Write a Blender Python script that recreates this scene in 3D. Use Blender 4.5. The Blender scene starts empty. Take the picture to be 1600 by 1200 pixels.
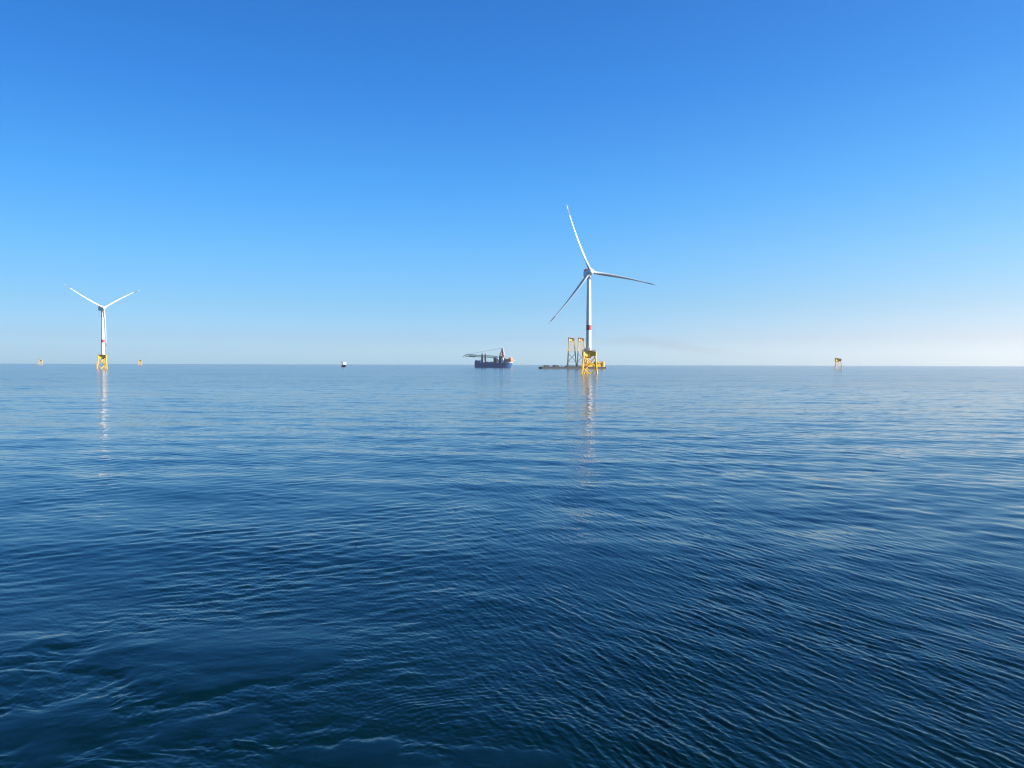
import bpy, bmesh, math, random
import numpy as np
from mathutils import Vector, Matrix

scene = bpy.context.scene
col = scene.collection
R = math.radians
random.seed(7)

# ------------------------------------------------------------------ camera
CAM_H = 12.0
cam_data = bpy.data.cameras.new("camera")
cam_data.sensor_fit = 'HORIZONTAL'
cam_data.sensor_width = 36.0
FPX = 1202.0                                   # focal length in pixels of the 1600-wide frame
cam_data.lens = 36.0 * FPX / 1600.0
cam_data.clip_start = 0.5
cam_data.clip_end = 200000.0
cam = bpy.data.objects.new("camera", cam_data)
col.objects.link(cam)
cam.location = (0, 0, CAM_H)
PITCH = math.atan(31.2 / FPX)
cam.rotation_mode = 'QUATERNION'
cam.rotation_quaternion = (Matrix.Rotation(R(90) - PITCH, 3, 'X') @ Matrix.Rotation(R(0.15), 3, 'Z')).to_quaternion()
scene.camera = cam

# ------------------------------------------------------------------ sky, sun, exposure
SUN_EL = 24.0
SUN_AZ = 99.0                                  # clockwise from +Y (straight ahead): the sun stands to the right
world = bpy.data.worlds.new("World")
scene.world = world
world.use_nodes = True
nt = world.node_tree
nt.nodes.clear()
N = nt.nodes.new
out = N("ShaderNodeOutputWorld")
bg = N("ShaderNodeBackground")
sky = N("ShaderNodeTexSky")
sky.sky_type = 'NISHITA'
sky.sun_disc = False
sky.sun_elevation = R(SUN_EL)
sky.sun_rotation = R(SUN_AZ)
sky.altitude = 0
sky.air_density = 1.0
sky.dust_density = 0.5
sky.ozone_density = 3.0
# the air's own blue deepens with height above the horizon
geo = N("ShaderNodeTexCoord")
sep = N("ShaderNodeSeparateXYZ")
nt.links.new(geo.outputs["Generated"], sep.inputs[0])
ramp = N("ShaderNodeValToRGB")
nt.links.new(sep.outputs["Z"], ramp.inputs[0])
SUN_GLOW = (1.72, 1.12, 0.90)
SKY_TINT = [(0.0, (0.49, 0.80, 1.30)), (0.0322, (0.395, 0.575, 0.93)), (0.0735, (0.340, 0.545, 0.79)), (0.1385, (0.285, 0.580, 0.83)), (0.2169, (0.205, 0.580, 0.90)), (0.3262, (0.140, 0.51, 0.91)), (0.4233, (0.125, 0.470, 0.88)), (0.62, (0.095, 0.36, 0.58)), (1.0, (0.08, 0.28, 0.44))]
while len(ramp.color_ramp.elements) < len(SKY_TINT):
    ramp.color_ramp.elements.new(0.5)
for e, (p, c) in zip(ramp.color_ramp.elements, SKY_TINT):
    e.position = p
    e.color = (*c, 1)
mul = N("ShaderNodeMix")
mul.data_type = 'RGBA'
mul.blend_type = 'MULTIPLY'
mul.inputs[0].default_value = 1.0
nt.links.new(sky.outputs[0], mul.inputs[6])
nt.links.new(ramp.outputs[0], mul.inputs[7])
# low haze towards the sun scatters paler and warmer
dotn = N("ShaderNodeVectorMath")
dotn.operation = 'DOT_PRODUCT'
dotn.inputs[1].default_value = (math.sin(R(SUN_AZ)), math.cos(R(SUN_AZ)), 0)
nt.links.new(geo.outputs["Generated"], dotn.inputs[0])
side = N("ShaderNodeMapRange")
side.interpolation_type = 'SMOOTHSTEP'
side.inputs[1].default_value = -0.25
side.inputs[2].default_value = 0.75
nt.links.new(dotn.outputs["Value"], side.inputs[0])
low = N("ShaderNodeMapRange")
low.interpolation_type = 'SMOOTHSTEP'
low.inputs[1].default_value = 0.0
low.inputs[2].default_value = 0.72
low.inputs[3].default_value = 1.0
low.inputs[4].default_value = 0.0
nt.links.new(sep.outputs["Z"], low.inputs[0])
both = N("ShaderNodeMath")
both.operation = 'MULTIPLY'
nt.links.new(side.outputs[0], both.inputs[0])
nt.links.new(low.outputs[0], both.inputs[1])
glow = N("ShaderNodeMix")
glow.data_type = 'RGBA'
glow.inputs[6].default_value = (1, 1, 1, 1)
glow.inputs[7].default_value = (*SUN_GLOW, 1)
nt.links.new(both.outputs[0], glow.inputs[0])
mul2 = N("ShaderNodeMix")
mul2.data_type = 'RGBA'
mul2.blend_type = 'MULTIPLY'
mul2.inputs[0].default_value = 1.0
nt.links.new(mul.outputs[2], mul2.inputs[6])
nt.links.new(glow.outputs[2], mul2.inputs[7])
# the clear-air dip at right angles to the sun is filled in by the haze
sqd = N("ShaderNodeMath")
sqd.operation = 'POWER'
nt.links.new(dotn.outputs["Value"], sqd.inputs[0])
sqd.inputs[1].default_value = 2.0
fill = N("ShaderNodeMath")
fill.operation = 'MULTIPLY_ADD'
nt.links.new(sqd.outputs[0], fill.inputs[0])
fill.inputs[1].default_value = -0.45
fill.inputs[2].default_value = 1.0
mul3 = N("ShaderNodeVectorMath")
mul3.operation = 'SCALE'
nt.links.new(mul2.outputs[2], mul3.inputs[0])
nt.links.new(fill.outputs[0], mul3.inputs["Scale"])
nt.links.new(mul3.outputs[0], bg.inputs[0])
bg.inputs[1].default_value = 0.126
nt.links.new(bg.outputs[0], out.inputs[0])

sun_data = bpy.data.lights.new("sun", 'SUN')
sun_data.energy = 5.0
sun_data.angle = R(0.5)
sun_data.color = (1.0, 0.975, 0.93)
sun = bpy.data.objects.new("sun", sun_data)
col.objects.link(sun)
sdir = Vector((math.sin(R(SUN_AZ)) * math.cos(R(SUN_EL)), math.cos(R(SUN_AZ)) * math.cos(R(SUN_EL)), math.sin(R(SUN_EL))))
sun.rotation_euler = sdir.to_track_quat('Z', 'Y').to_euler()

vs = scene.view_settings
vs.view_transform = 'Standard'
vs.look = 'None'
vs.exposure = 1.0
vs.gamma = 1.0
scene.cycles.use_denoising = True
scene.cycles.denoiser = 'OPENIMAGEDENOISE'
scene.cycles.denoising_input_passes = 'RGB_ALBEDO_NORMAL'
scene.cycles.denoising_prefilter = 'ACCURATE'
scene.cycles.filter_width = 1.25


# ------------------------------------------------------------------ helpers
def tag(o, label=None, cat=None, group=None, kind=None):
    if label: o['label'] = label
    if cat: o['category'] = cat
    if group: o['group'] = group
    if kind: o['kind'] = kind
    return o


def empty(name, loc, rz=0.0):
    o = bpy.data.objects.new(name, None)
    o.empty_display_size = 1.0
    col.objects.link(o)
    o.location = loc
    o.rotation_euler = (0, 0, rz)
    return o


def children(o):
    return [c for c in bpy.data.objects if c.parent == o]


def copy_tree(o, parent=None):
    c = o.copy()
    col.objects.link(c)
    if parent is not None:
        c.parent = parent
    for ch in children(o):
        copy_tree(ch, c)
    return c


class MB:
    """collects shapes, then links them as ONE mesh object"""
    def __init__(self):
        self.v = []
        self.f = []

    def add(self, vs_, fs):
        o = len(self.v)
        self.v += [tuple(p) for p in vs_]
        self.f += [tuple(i + o for i in f) for f in fs]
        return self

    def box(self, c, s, rz=0.0):
        x, y, z = (k / 2 for k in s)
        ca, sa = math.cos(rz), math.sin(rz)
        p = []
        for dz in (-z, z):
            for dx, dy in ((-x, -y), (x, -y), (x, y), (-x, y)):
                p.append((c[0] + dx * ca - dy * sa, c[1] + dx * sa + dy * ca, c[2] + dz))
        return self.add(p, [(3, 2, 1, 0), (4, 5, 6, 7), (0, 1, 5, 4), (1, 2, 6, 5), (2, 3, 7, 6), (3, 0, 4, 7)])

    def bevel_box(self, c, s, b):
        """a box with chamfered vertical edges and a chamfered top"""
        x, y, z = s[0] / 2, s[1] / 2, s[2]
        ring = lambda i: [(x - i, y - i - b), (x - i - b, y - i), (-x + i + b, y - i), (-x + i, y - i - b),
                          (-x + i, -y + i + b), (-x + i + b, -y + i), (x - i - b, -y + i), (x - i, -y + i + b)]
        z0 = c[2] - z / 2
        p = [(c[0] + a, c[1] + d, z0) for a, d in ring(0)] + [(c[0] + a, c[1] + d, z0 + z - b) for a, d in ring(0)] \
            + [(c[0] + a, c[1] + d, z0 + z) for a, d in ring(b)]
        f = [tuple(range(7, -1, -1)), tuple(range(16, 24))]
        for k in range(2):
            for i in range(8):
                j = (i + 1) % 8
                f.append((k * 8 + i, k * 8 + j, k * 8 + 8 + j, k * 8 + 8 + i))
        return self.add(p, f)

    def tube(self, a, b, r0, r1=None, n=10, cap=True):
        r1 = r0 if r1 is None else r1
        a, b = Vector(a), Vector(b)
        d = (b - a).normalized()
        u = d.orthogonal().normalized()
        w = d.cross(u)
        p = []
        for c, r in ((a, r0), (b, r1)):
            for i in range(n):
                t = 2 * math.pi * i / n
                p.append(c + (u * math.cos(t) + w * math.sin(t)) * r)
        f = [(i, (i + 1) % n, n + (i + 1) % n, n + i) for i in range(n)]
        if cap:
            f += [tuple(range(n - 1, -1, -1)), tuple(range(n, 2 * n))]
        return self.add(p, f)

    def lathe(self, prof, n=24, c=(0, 0, 0), axis='Z'):
        p = []
        for r, z in prof:
            for i in range(n):
                t = 2 * math.pi * i / n
                q = (r * math.cos(t), r * math.sin(t), z)
                if axis == 'Y':
                    q = (q[0], q[2], -q[1])
                p.append((q[0] + c[0], q[1] + c[1], q[2] + c[2]))
        f = []
        for k in range(len(prof) - 1):
            for i in range(n):
                j = (i + 1) % n
                f.append((k * n + i, k * n + j, (k + 1) * n + j, (k + 1) * n + i))
        f += [tuple(range(n - 1, -1, -1)), tuple((len(prof) - 1) * n + i for i in range(n))]
        return self.add(p, f)

    def loft(self, rings):
        n = len(rings[0])
        p = [q for r in rings for q in r]
        f = []
        for k in range(len(rings) - 1):
            for i in range(n):
                j = (i + 1) % n
                f.append((k * n + i, k * n + j, (k + 1) * n + j, (k + 1) * n + i))
        f += [tuple(range(n - 1, -1, -1)), tuple((len(rings) - 1) * n + i for i in range(n))]
        return self.add(p, f)

    def build(self, name, mat_, parent=None, smooth=True):
        me = bpy.data.meshes.new(name)
        me.from_pydata(self.v, [], self.f)
        bm = bmesh.new()
        bm.from_mesh(me)
        bmesh.ops.recalc_face_normals(bm, faces=bm.faces)
        bm.to_mesh(me)
        bm.free()
        me.materials.append(mat_)
        if smooth:
            me.polygons.foreach_set("use_smooth", [True] * len(me.polygons))
            me.set_sharp_from_angle(angle=R(35))
        me.update()
        o = bpy.data.objects.new(name, me)
        col.objects.link(o)
        if parent is not None:
            o.parent = parent
        return o


def paint(name, c, rough=0.45, wear=0.12, wear_col=None, scale=0.35, metal=0.0):
    """weathered marine paint: a base colour, faint blotches and vertical run-off streaks"""
    m = bpy.data.materials.new(name)
    m.use_nodes = True
    t = m.node_tree
    b = t.nodes["Principled BSDF"]
    tc = t.nodes.new("ShaderNodeTexCoord")
    mp = t.nodes.new("ShaderNodeMapping")
    mp.inputs["Scale"].default_value = (1, 1, 0.18)
    t.links.new(tc.outputs["Object"], mp.inputs[0])
    n1 = t.nodes.new("ShaderNodeTexNoise")
    n1.inputs["Scale"].default_value = scale
    n1.inputs["Detail"].default_value = 5
    t.links.new(mp.outputs[0], n1.inputs["Vector"])
    r = t.nodes.new("ShaderNodeMapRange")
    r.inputs[1].default_value = 0.48
    r.inputs[2].default_value = 0.75
    r.inputs[3].default_value = 0.0
    r.inputs[4].default_value = min(1, wear * 4)
    t.links.new(n1.outputs["Fac"], r.inputs[0])
    mx = t.nodes.new("ShaderNodeMix")
    mx.data_type = 'RGBA'
    t.links.new(r.outputs[0], mx.inputs[0])
    mx.inputs[6].default_value = (*c, 1)
    wc = wear_col or tuple(k * 0.72 for k in c)
    mx.inputs[7].default_value = (*wc, 1)
    t.links.new(mx.outputs[2], b.inputs["Base Color"])
    b.inputs["Roughness"].default_value = rough
    b.inputs["Metallic"].default_value = metal
    return m


M = {
    'white': paint('white_gelcoat', (0.80, 0.80, 0.785), 0.38, 0.05),
    'yellow': paint('yellow_marine_paint', (0.86, 0.47, 0.02), 0.42, 0.06, (0.62, 0.30, 0.03)),
    'ochre': paint('ochre_undercoat', (0.74, 0.43, 0.07), 0.55, 0.1, (0.45, 0.27, 0.10)),
    'primer': paint('dark_steel_primer', (0.075, 0.085, 0.10), 0.6, 0.1, (0.10, 0.075, 0.06)),
    'red': paint('red_marking_paint', (0.48, 0.022, 0.03), 0.42, 0.06),
    'blade': paint('pale_grey_blade_gelcoat', (0.60, 0.605, 0.60), 0.4, 0.05),
    'oxide': paint('red_oxide_paint', (0.22, 0.06, 0.06), 0.5, 0.1),
    'pink': paint('weathered_crane_paint', (0.74, 0.60, 0.55), 0.5, 0.1, (0.6, 0.3, 0.25)),
    'blade_red': paint('darkened_red_blade_paint', (0.24, 0.025, 0.03), 0.5, 0.06),  # marking red with shade put into its colour, so sunlight does not overexpose it
    'deck': paint('dark_deck_coating', (0.13, 0.12, 0.09), 0.75, 0.15),
    'grating': paint('galvanised_steel', (0.30, 0.31, 0.32), 0.55, 0.1),
    'hull_blue': paint('blue_hull_paint', (0.035, 0.105, 0.26), 0.4, 0.08, (0.05, 0.07, 0.13)),
    'hull_dark': paint('dark_hull_paint', (0.02, 0.035, 0.06), 0.4, 0.08),
    'barge': paint('grey_barge_paint', (0.11, 0.11, 0.10), 0.65, 0.18, (0.14, 0.095, 0.065)),
    'barge_deck': paint('worn_barge_deck', (0.20, 0.18, 0.12), 0.8, 0.2, (0.16, 0.10, 0.06)),
    'grillage': paint('dark_green_steel', (0.05, 0.065, 0.06), 0.6, 0.1),
    'ship_white': paint('white_ship_paint', (0.78, 0.78, 0.76), 0.4, 0.08),
    'orange': paint('orange_ship_paint', (0.78, 0.26, 0.05), 0.45, 0.08),
    'grey': paint('grey_ship_paint', (0.22, 0.24, 0.27), 0.5, 0.1),
    'dark': paint('dark_machinery_paint', (0.05, 0.055, 0.07), 0.5, 0.1),
    'boom': paint('grey_boom_paint', (0.13, 0.14, 0.18), 0.5, 0.1),
    'cable': paint('steel_wire', (0.14, 0.15, 0.17), 0.5, 0.1),
    'glass': paint('dark_window_glass', (0.02, 0.03, 0.04), 0.08, 0.0),
}


def at_px(px, Y):
    """world x of a thing Y metres ahead that stands at column px of the 1600-wide frame"""
    return (px - 800.0) / FPX * Y


# ------------------------------------------------------------------ the sea
def hash2(ix, iy, s):
    h = (ix.astype(np.int64) * 374761393 + iy.astype(np.int64) * 668265263 + s * 1442695041) & 0xFFFFFFFF
    h = ((h ^ (h >> 13)) * 1274126177) & 0xFFFFFFFF
    return ((h ^ (h >> 16)) & 0xFFFFFF).astype(np.float32) / 16777216.0


def gnoise(x, y, s):
    """gradient noise, about -0.7..0.7"""
    ix, iy = np.floor(x), np.floor(y)
    fx, fy = (x - ix).astype(np.float32), (y - iy).astype(np.float32)
    u = fx * fx * fx * (fx * (fx * 6 - 15) + 10)
    v = fy * fy * fy * (fy * (fy * 6 - 15) + 10)

    def g(dx, dy):
        a = hash2(ix + dx, iy + dy, s) * 6.2831853
        return np.cos(a) * (fx - dx) + np.sin(a) * (fy - dy)
    a, b, c, d = g(0, 0), g(1, 0), g(0, 1), g(1, 1)
    return (a + (b - a) * u) * (1 - v) + (c + (d - c) * u) * v


def voronoi_edge(x, y, s):
    """F2 - F1 of jittered cells: 0 on the seams between cells"""
    ix, iy = np.floor(x), np.floor(y)
    f1 = np.full(x.shape, 9.0, np.float32)
    f2 = np.full(x.shape, 9.0, np.float32)
    for dx in (-1, 0, 1):
        for dy in (-1, 0, 1):
            cx, cy = ix + dx, iy + dy
            px = cx + 0.15 + 0.7 * hash2(cx, cy, s)
            py = cy + 0.15 + 0.7 * hash2(cx, cy, s + 17)
            d = np.sqrt((x - px) ** 2 + (y - py) ** 2).astype(np.float32)
            f2 = np.minimum(f2, np.maximum(f1, d))
            f1 = np.minimum(f1, d)
    return f2 - f1


def sstep(a, b, x):
    t = np.clip((x - a) / (b - a), 0, 1)
    return t * t * (3 - 2 * t)


SUB_ROUGH = 0.07
SUB_SLOPE = 0.36


def build_sea():
    rng = np.random.default_rng(11)
    # radii: fine rings where the water is seen close by, wide rings out to the horizon
    near = np.linspace(2.0, 15.0, 60, endpoint=False)
    K = CAM_H * 769.0
    mid = [15.0]
    while mid[-1] < 520.0:
        q = mid[-1]
        mid.append(q + min(0.62 * q * q / K, 0.34 * math.sqrt(max(q, 72.0) / 72.0)))
    mid = np.array(mid)
    far = np.geomspace(mid[-1] + 1.5, 12400.0, 150)
    r = np.concatenate([near, mid, far]).astype(np.float64)
    # bearings: fine ahead, coarse behind
    fine = np.linspace(-R(41), R(41), 1900)
    rest = np.linspace(R(41), 2 * math.pi - R(41), 182)[1:-1]
    th = np.concatenate([fine, rest])
    nr, nth = len(r), len(th)
    dr = np.gradient(r)
    da = np.concatenate([np.full(1900, fine[1] - fine[0]), np.full(180, rest[1] - rest[0])])
    X = (r[:, None] * np.sin(th)[None, :]).astype(np.float32)
    Y = (r[:, None] * np.cos(th)[None, :]).astype(np.float32)
    # stop computing waves where rings are too wide
    nw = int(np.searchsorted(r, 500.0))
    x, y = X[:nw], Y[:nw]
    rr = r[:nw, None].astype(np.float32)
    H = np.zeros_like(x)
    lost = np.zeros_like(x)

    # where the vessel's wash has smoothed and stirred the water
    wx, wy = gnoise(x / 6, y / 6, 3) * 4.0, gnoise(x / 6, y / 6, 4) * 4.0
    d_line = ((x + wx + 30.5) * 21 + (y + wy - 46) * 31.5) / math.hypot(21, 31.5)     # >0 beyond the wash edge
    wash = 1 - sstep(-5.0, 2.5, d_line)
    # smooth upwelled patches inside the wash, their outlines torn by eddies
    bx_ = x + 2.2 * gnoise(x / 3.4, y / 3.4, 71) + 1.0 * gnoise(x / 1.2, y / 1.2, 73) + 0.35 * gnoise(x / 0.5, y / 0.5, 76)
    by_ = y + 2.2 * gnoise(x / 3.4, y / 3.4, 72) + 1.0 * gnoise(x / 1.2, y / 1.2, 74) + 0.35 * gnoise(x / 0.5, y / 0.5, 77)
    glossy = np.zeros_like(x)
    belt = np.zeros_like(x)
    domes = np.zeros_like(x)
    for cx, cy, ax_, ay_, hh_ in ((-12.6, 31.4, 5.9, 3.6, 0.115), (-16.2, 24.6, 3.6, 1.9, 0.05), (-2.2, 22.6, 5.6, 1.5, 0.026), (-9.4, 25.0, 2.6, 1.2, 0.025)):
        dd = np.sqrt(((bx_ - cx) / ax_) ** 2 + ((by_ - cy) / ay_) ** 2)
        inside = sstep(1.12, 0.80, dd)
        glossy = np.maximum(glossy, inside)
        belt = np.maximum(belt, np.exp(-((dd - 1.25) / 0.35) ** 2))
        along = 0.35 + 0.9 * np.clip(gnoise(x / 2.6 + cx, y / 2.6, 75) + 0.3, 0, 1)
        domes += hh_ * (np.clip(1 - 0.75 * dd * dd, 0, 1) * 0.8 * inside) - 0.42 * hh_ * along * np.exp(-((dd - 1.10) / (0.55 / ay_)) ** 2)
    glossy *= np.clip(0.78 + 0.9 * gnoise(x / 2.8, y / 1.6, 78), 0.25, 1.0)
    belt = belt * (1 - glossy)
    patch = 1.0 + 0.9 * gnoise(x / 9 + 7, y / 14, 21) + 0.7 * gnoise(x / 31, y / 45 + 3, 22)
    patch = np.clip(patch, 0.55, 1.7)
    right = sstep(-0.18, 0.16, x / (y + 1) + 0.10 * gnoise(x / 20, y / 30, 23)) * sstep(-10, 10, y)

    def group(n, lam0, lam1, dir_deg, spread, slope_rms, mask, seed, sharp=0.0):
        g = np.random.default_rng(seed)
        lam = np.exp(g.uniform(math.log(lam0), math.log(lam1), n))
        ang = R(dir_deg) + g.normal(0, R(spread), n)
        per = slope_rms * math.sqrt(2.0 / n)
        nonlocal H, lost
        for L, a in zip(lam, ang):
            k = 2 * math.pi / L
            kx, ky = k * math.cos(a), k * math.sin(a)
            krad = np.abs(kx * np.sin(th) + ky * np.cos(th))          # along the view ring
            klat = np.abs(kx * np.cos(th) - ky * np.sin(th))
            # crests must span a few cells of the sheet
            q = np.maximum(krad[None, :] * dr[:nw, None], klat[None, :] * (r[:nw, None] * da[None, :]))
            w = np.clip((2.6 - q) / 1.3, 0, 1).astype(np.float32)
            top = int(np.max(np.nonzero(w.max(axis=1) > 0)[0])) + 1 if w.max() > 0 else 0
            if top:
                ph = g.uniform(0, 6.283)
                c = np.cos(kx * x[:top] + ky * y[:top] + ph, dtype=np.float32)
                s = c + sharp * (2 * c * c - 1)
                H[:top] += (per / k) * w[:top] * mask[:top] * s
            lost += 0.5 * per * per * (1 - w * w) * calm * calm

    calm = (1 - 0.55 * wash) * (1 - 0.85 * glossy)
    # long low undulations
    group(26, 5.0, 26.0, 84, 26, 0.015, np.clip(0.6 + 0.4 * patch, 0, 2) * (1 - 0.4 * wash), 1)
    # wind ripples running to the right, in patches
    group(70, 0.26, 0.75, 30, 15, 0.108, patch * calm * (0.12 + 0.88 * right), 2, 0.35)
    group(34, 0.8, 4.0, 42, 22, 0.032, patch * calm * (0.3 + 0.7 * right), 5, 0.15)
    # ripples on the left, crests nearly across the view
    group(56, 0.32, 2.4, 106, 24, 0.055, patch * calm * (1.0 - 0.85 * right), 3, 0.3)
    # finest ripples
    group(50, 0.16, 0.34, 60, 45, 0.056, patch * (1 - 0.25 * wash) * (1 - 0.9 * glossy), 4, 0.1)

    # upwelling boils inside the wash: broad smooth domes, torn lips at their rims, ruffled water between
    vx = x + 2.2 * gnoise(x / 4.5, y / 4.5, 31) + 0.5 * gnoise(x / 1.3, y / 1.3, 33)
    vy = y + 2.2 * gnoise(x / 4.5, y / 4.5, 32) + 0.5 * gnoise(x / 1.3, y / 1.3, 34)
    sel = (y > 10) & (wash > 0.001)
    n1 = gnoise(vx / 6.0, vy / 4.5, 41)
    n2 = gnoise(vx / 2.4, vy / 1.7, 42)
    pick = sstep(0.02, 0.30, gnoise(x / 3.5, y / 3.5, 43))
    lip = np.exp(-(n1 * 9.0) ** 2) * (0.25 + 0.75 * pick) + 0.45 * np.exp(-(n2 * 8.0) ** 2) * pick
    rough_ = sstep(-0.15, 0.22, gnoise(x / 4.2 + 9, y / 3.2, 44)) * sstep(0.75, 0.05, np.abs(n1) * 2.2)
    boil = 0.13 * n1 + 0.06 * n2 + 0.02 * lip
    ruff = gnoise(vx / 0.95, vy / 0.60, 50) + 0.42 * gnoise(vx / 0.44, vy / 0.28, 51) + 0.15 * gnoise(vx / 0.22, vy / 0.15, 52)
    boil += 0.032 * ruff * (0.10 + 0.65 * rough_ + 0.85 * belt)
    boil = boil * (1 - 0.6 * glossy) + domes
    fadeN = np.clip(1.9 - rr / 38.0, 0, 1)
    H += np.where(sel, boil * wash * fadeN, 0)
    # fine rings pushed out ahead of the wash
    for cx, cy, r0, wd, lam, amp in ((-0.5, 21.5, 5.2, 2.2, 0.30, 0.0050), (-8.0, 27.0, 5.0, 1.5, 0.32, 0.0030)):
        d = np.sqrt((x - cx) ** 2 + (y - cy) ** 2) + 0.35 * gnoise(x / 1.5, y / 1.5, 61)
        env = np.exp(-((d - r0) / wd) ** 2) * np.clip(0.6 + 1.2 * gnoise(x / 2.2, y / 2.2, 62), 0, 1.3) * (y > cy - 2) * (1 - glossy)
        H += amp * env * np.cos(6.2831853 / lam * d)


    Z = np.zeros_like(X)
    Z[:nw] = H
    sub = np.full(X.shape, 0.0, np.float32)
    sub[:nw] = np.sqrt(lost)
    sub[nw:] = float(sub[nw - 1].mean())
    sub *= (1.0 + 0.9 * np.clip((r[:, None] - 380.0) / 140.0, 0, 1)).astype(np.float32)
    # settle to a flat sheet well before the rings get coarse
    Z *= np.clip((500.0 - r[:, None]) / 60.0, 0, 1).astype(np.float32)

    verts = np.stack([X, Y, Z], -1).reshape(-1, 3).astype(np.float32)
    idx = np.arange(nr * nth).reshape(nr, nth)
    a = idx[:-1, :]
    b = idx[1:, :]
    f = np.stack([a, np.roll(a, -1, 1), np.roll(b, -1, 1), b], -1).reshape(-1, 4)
    f = f[:, ::-1]
    nv = len(verts)
    centre = np.array([[0, 0, 0]], np.float32)
    verts = np.concatenate([verts, centre])
    tri = np.stack([np.full(nth, nv), idx[0], np.roll(idx[0], -1)], -1)[:, [0, 2, 1]]
    me = bpy.data.meshes.new("sea")
    me.vertices.add(len(verts))
    me.vertices.foreach_set("co", verts.ravel())
    nf, ntri = len(f), len(tri)
    me.loops.add(nf * 4 + ntri * 3)
    me.loops.foreach_set("vertex_index", np.concatenate([f.ravel(), tri.ravel()]).astype(np.int32))
    me.polygons.add(nf + ntri)
    starts = np.concatenate([np.arange(nf) * 4, nf * 4 + np.arange(ntri) * 3]).astype(np.int32)
    me.polygons.foreach_set("loop_start", starts)
    me.polygons.foreach_set("use_smooth", np.ones(nf + ntri, bool))
    me.update(calc_edges=True)
    at = me.attributes.new("ripple", 'FLOAT', 'POINT')
    at.data.foreach_set("value", np.concatenate([sub.ravel(), [0]]).astype(np.float32))
    o = bpy.data.objects.new("sea", me)
    col.objects.link(o)
    tag(o, kind='structure')

    # ---- water
    m = bpy.data.materials.new("sea_water")
    m.use_nodes = True
    t = m.node_tree
    L = t.links.new
    b = t.nodes["Principled BSDF"]
    b.inputs["Base Color"].default_value = (0.0002, 0.0094, 0.0128, 1)
    b.inputs["Roughness"].default_value = 0.035
    b.inputs["IOR"].default_value = 1.333
    tc = t.nodes.new("ShaderNodeTexCoord")
    att = t.nodes.new("ShaderNodeAttribute")
    att.attribute_name = "ripple"

    def noise(scale, rot, sx, sy, detail, off):
        mp = t.nodes.new("ShaderNodeMapping")
        mp.inputs["Rotation"].default_value = (0, 0, rot)
        mp.inputs["Scale"].default_value = (sx, sy, 1)
        mp.inputs["Location"].default_value = (off, off * 0.7, 0)
        L(tc.outputs["Object"], mp.inputs[0])
        n = t.nodes.new("ShaderNodeTexNoise")
        n.noise_dimensions = '2D'
        n.inputs["Scale"].default_value = scale
        n.inputs["Detail"].default_value = detail
        L(mp.outputs[0], n.inputs["Vector"])
        s = t.nodes.new("ShaderNodeVectorMath")
        s.operation = 'SUBTRACT'
        s.inputs[1].default_value = (0.5, 0.5, 0.5)
        L(n.outputs["Color"], s.inputs[0])
        return s.outputs[0]

    def scaled(v, k):
        s = t.nodes.new("ShaderNodeVectorMath")
        s.operation = 'SCALE'
        L(v, s.inputs[0])
        if isinstance(k, float):
            s.inputs["Scale"].default_value = k
        else:
            L(k, s.inputs["Scale"])
        return s.outputs[0]

    def add(p, q):
        s = t.nodes.new("ShaderNodeVectorMath")
        s.operation = 'ADD'
        L(p, s.inputs[0])
        L(q, s.inputs[1])
        return s.outputs[0]

    # ripples finer than the sheet: their spread of slopes is the water's roughness
    al = t.nodes.new("ShaderNodeMath")
    al.operation = 'MULTIPLY_ADD'
    al.inputs[1].default_value = SUB_ROUGH
    al.inputs[2].default_value = 0.0005
    L(att.outputs["Fac"], al.inputs[0])
    sq = t.nodes.new("ShaderNodeMath")
    sq.operation = 'SQRT'
    L(al.outputs[0], sq.inputs[0])
    L(sq.outputs[0], b.inputs["Roughness"])
    # and the broader slopes among them, long along their crests
    small = add(scaled(noise(0.55, R(6), 0.4, 1.0, 2.0, 17.0), 3.2), scaled(noise(0.16, R(-8), 0.3, 1.0, 2.0, 5.0), 2.6))
    small = add(small, scaled(noise(0.014, R(4), 0.3, 1.0, 3.0, 9.0), 1.3))
    small = scaled(small, att.outputs["Fac"])
    flat = t.nodes.new("ShaderNodeVectorMath")
    flat.operation = 'MULTIPLY'
    flat.inputs[1].default_value = (SUB_SLOPE * 0.5, SUB_SLOPE, 0.0)
    L(small, flat.inputs[0])
    gm = t.nodes.new("ShaderNodeNewGeometry")
    sm = add(gm.outputs["Normal"], flat.outputs[0])
    nn = t.nodes.new("ShaderNodeVectorMath")
    nn.operation = 'NORMALIZE'
    L(sm, nn.inputs[0])
    L(nn.outputs[0], b.inputs["Normal"])
    me.materials.append(m)
    return o


build_sea()


# ------------------------------------------------------------------ jacket foundations
def leg_R(zl):
    return 15.0 - (15.0 - 8.6) * zl / 66.0


LEG_ANG = (R(-21), R(-141), R(99))


def leg_pt(i, zl, z0):
    a = LEG_ANG[i]
    q = leg_R(zl)
    return (q * math.cos(a), q * math.sin(a), zl - z0)


BAYS = [(12.5, 34.0), (34.0, 52.0), (52.0, 65.0)]


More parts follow.
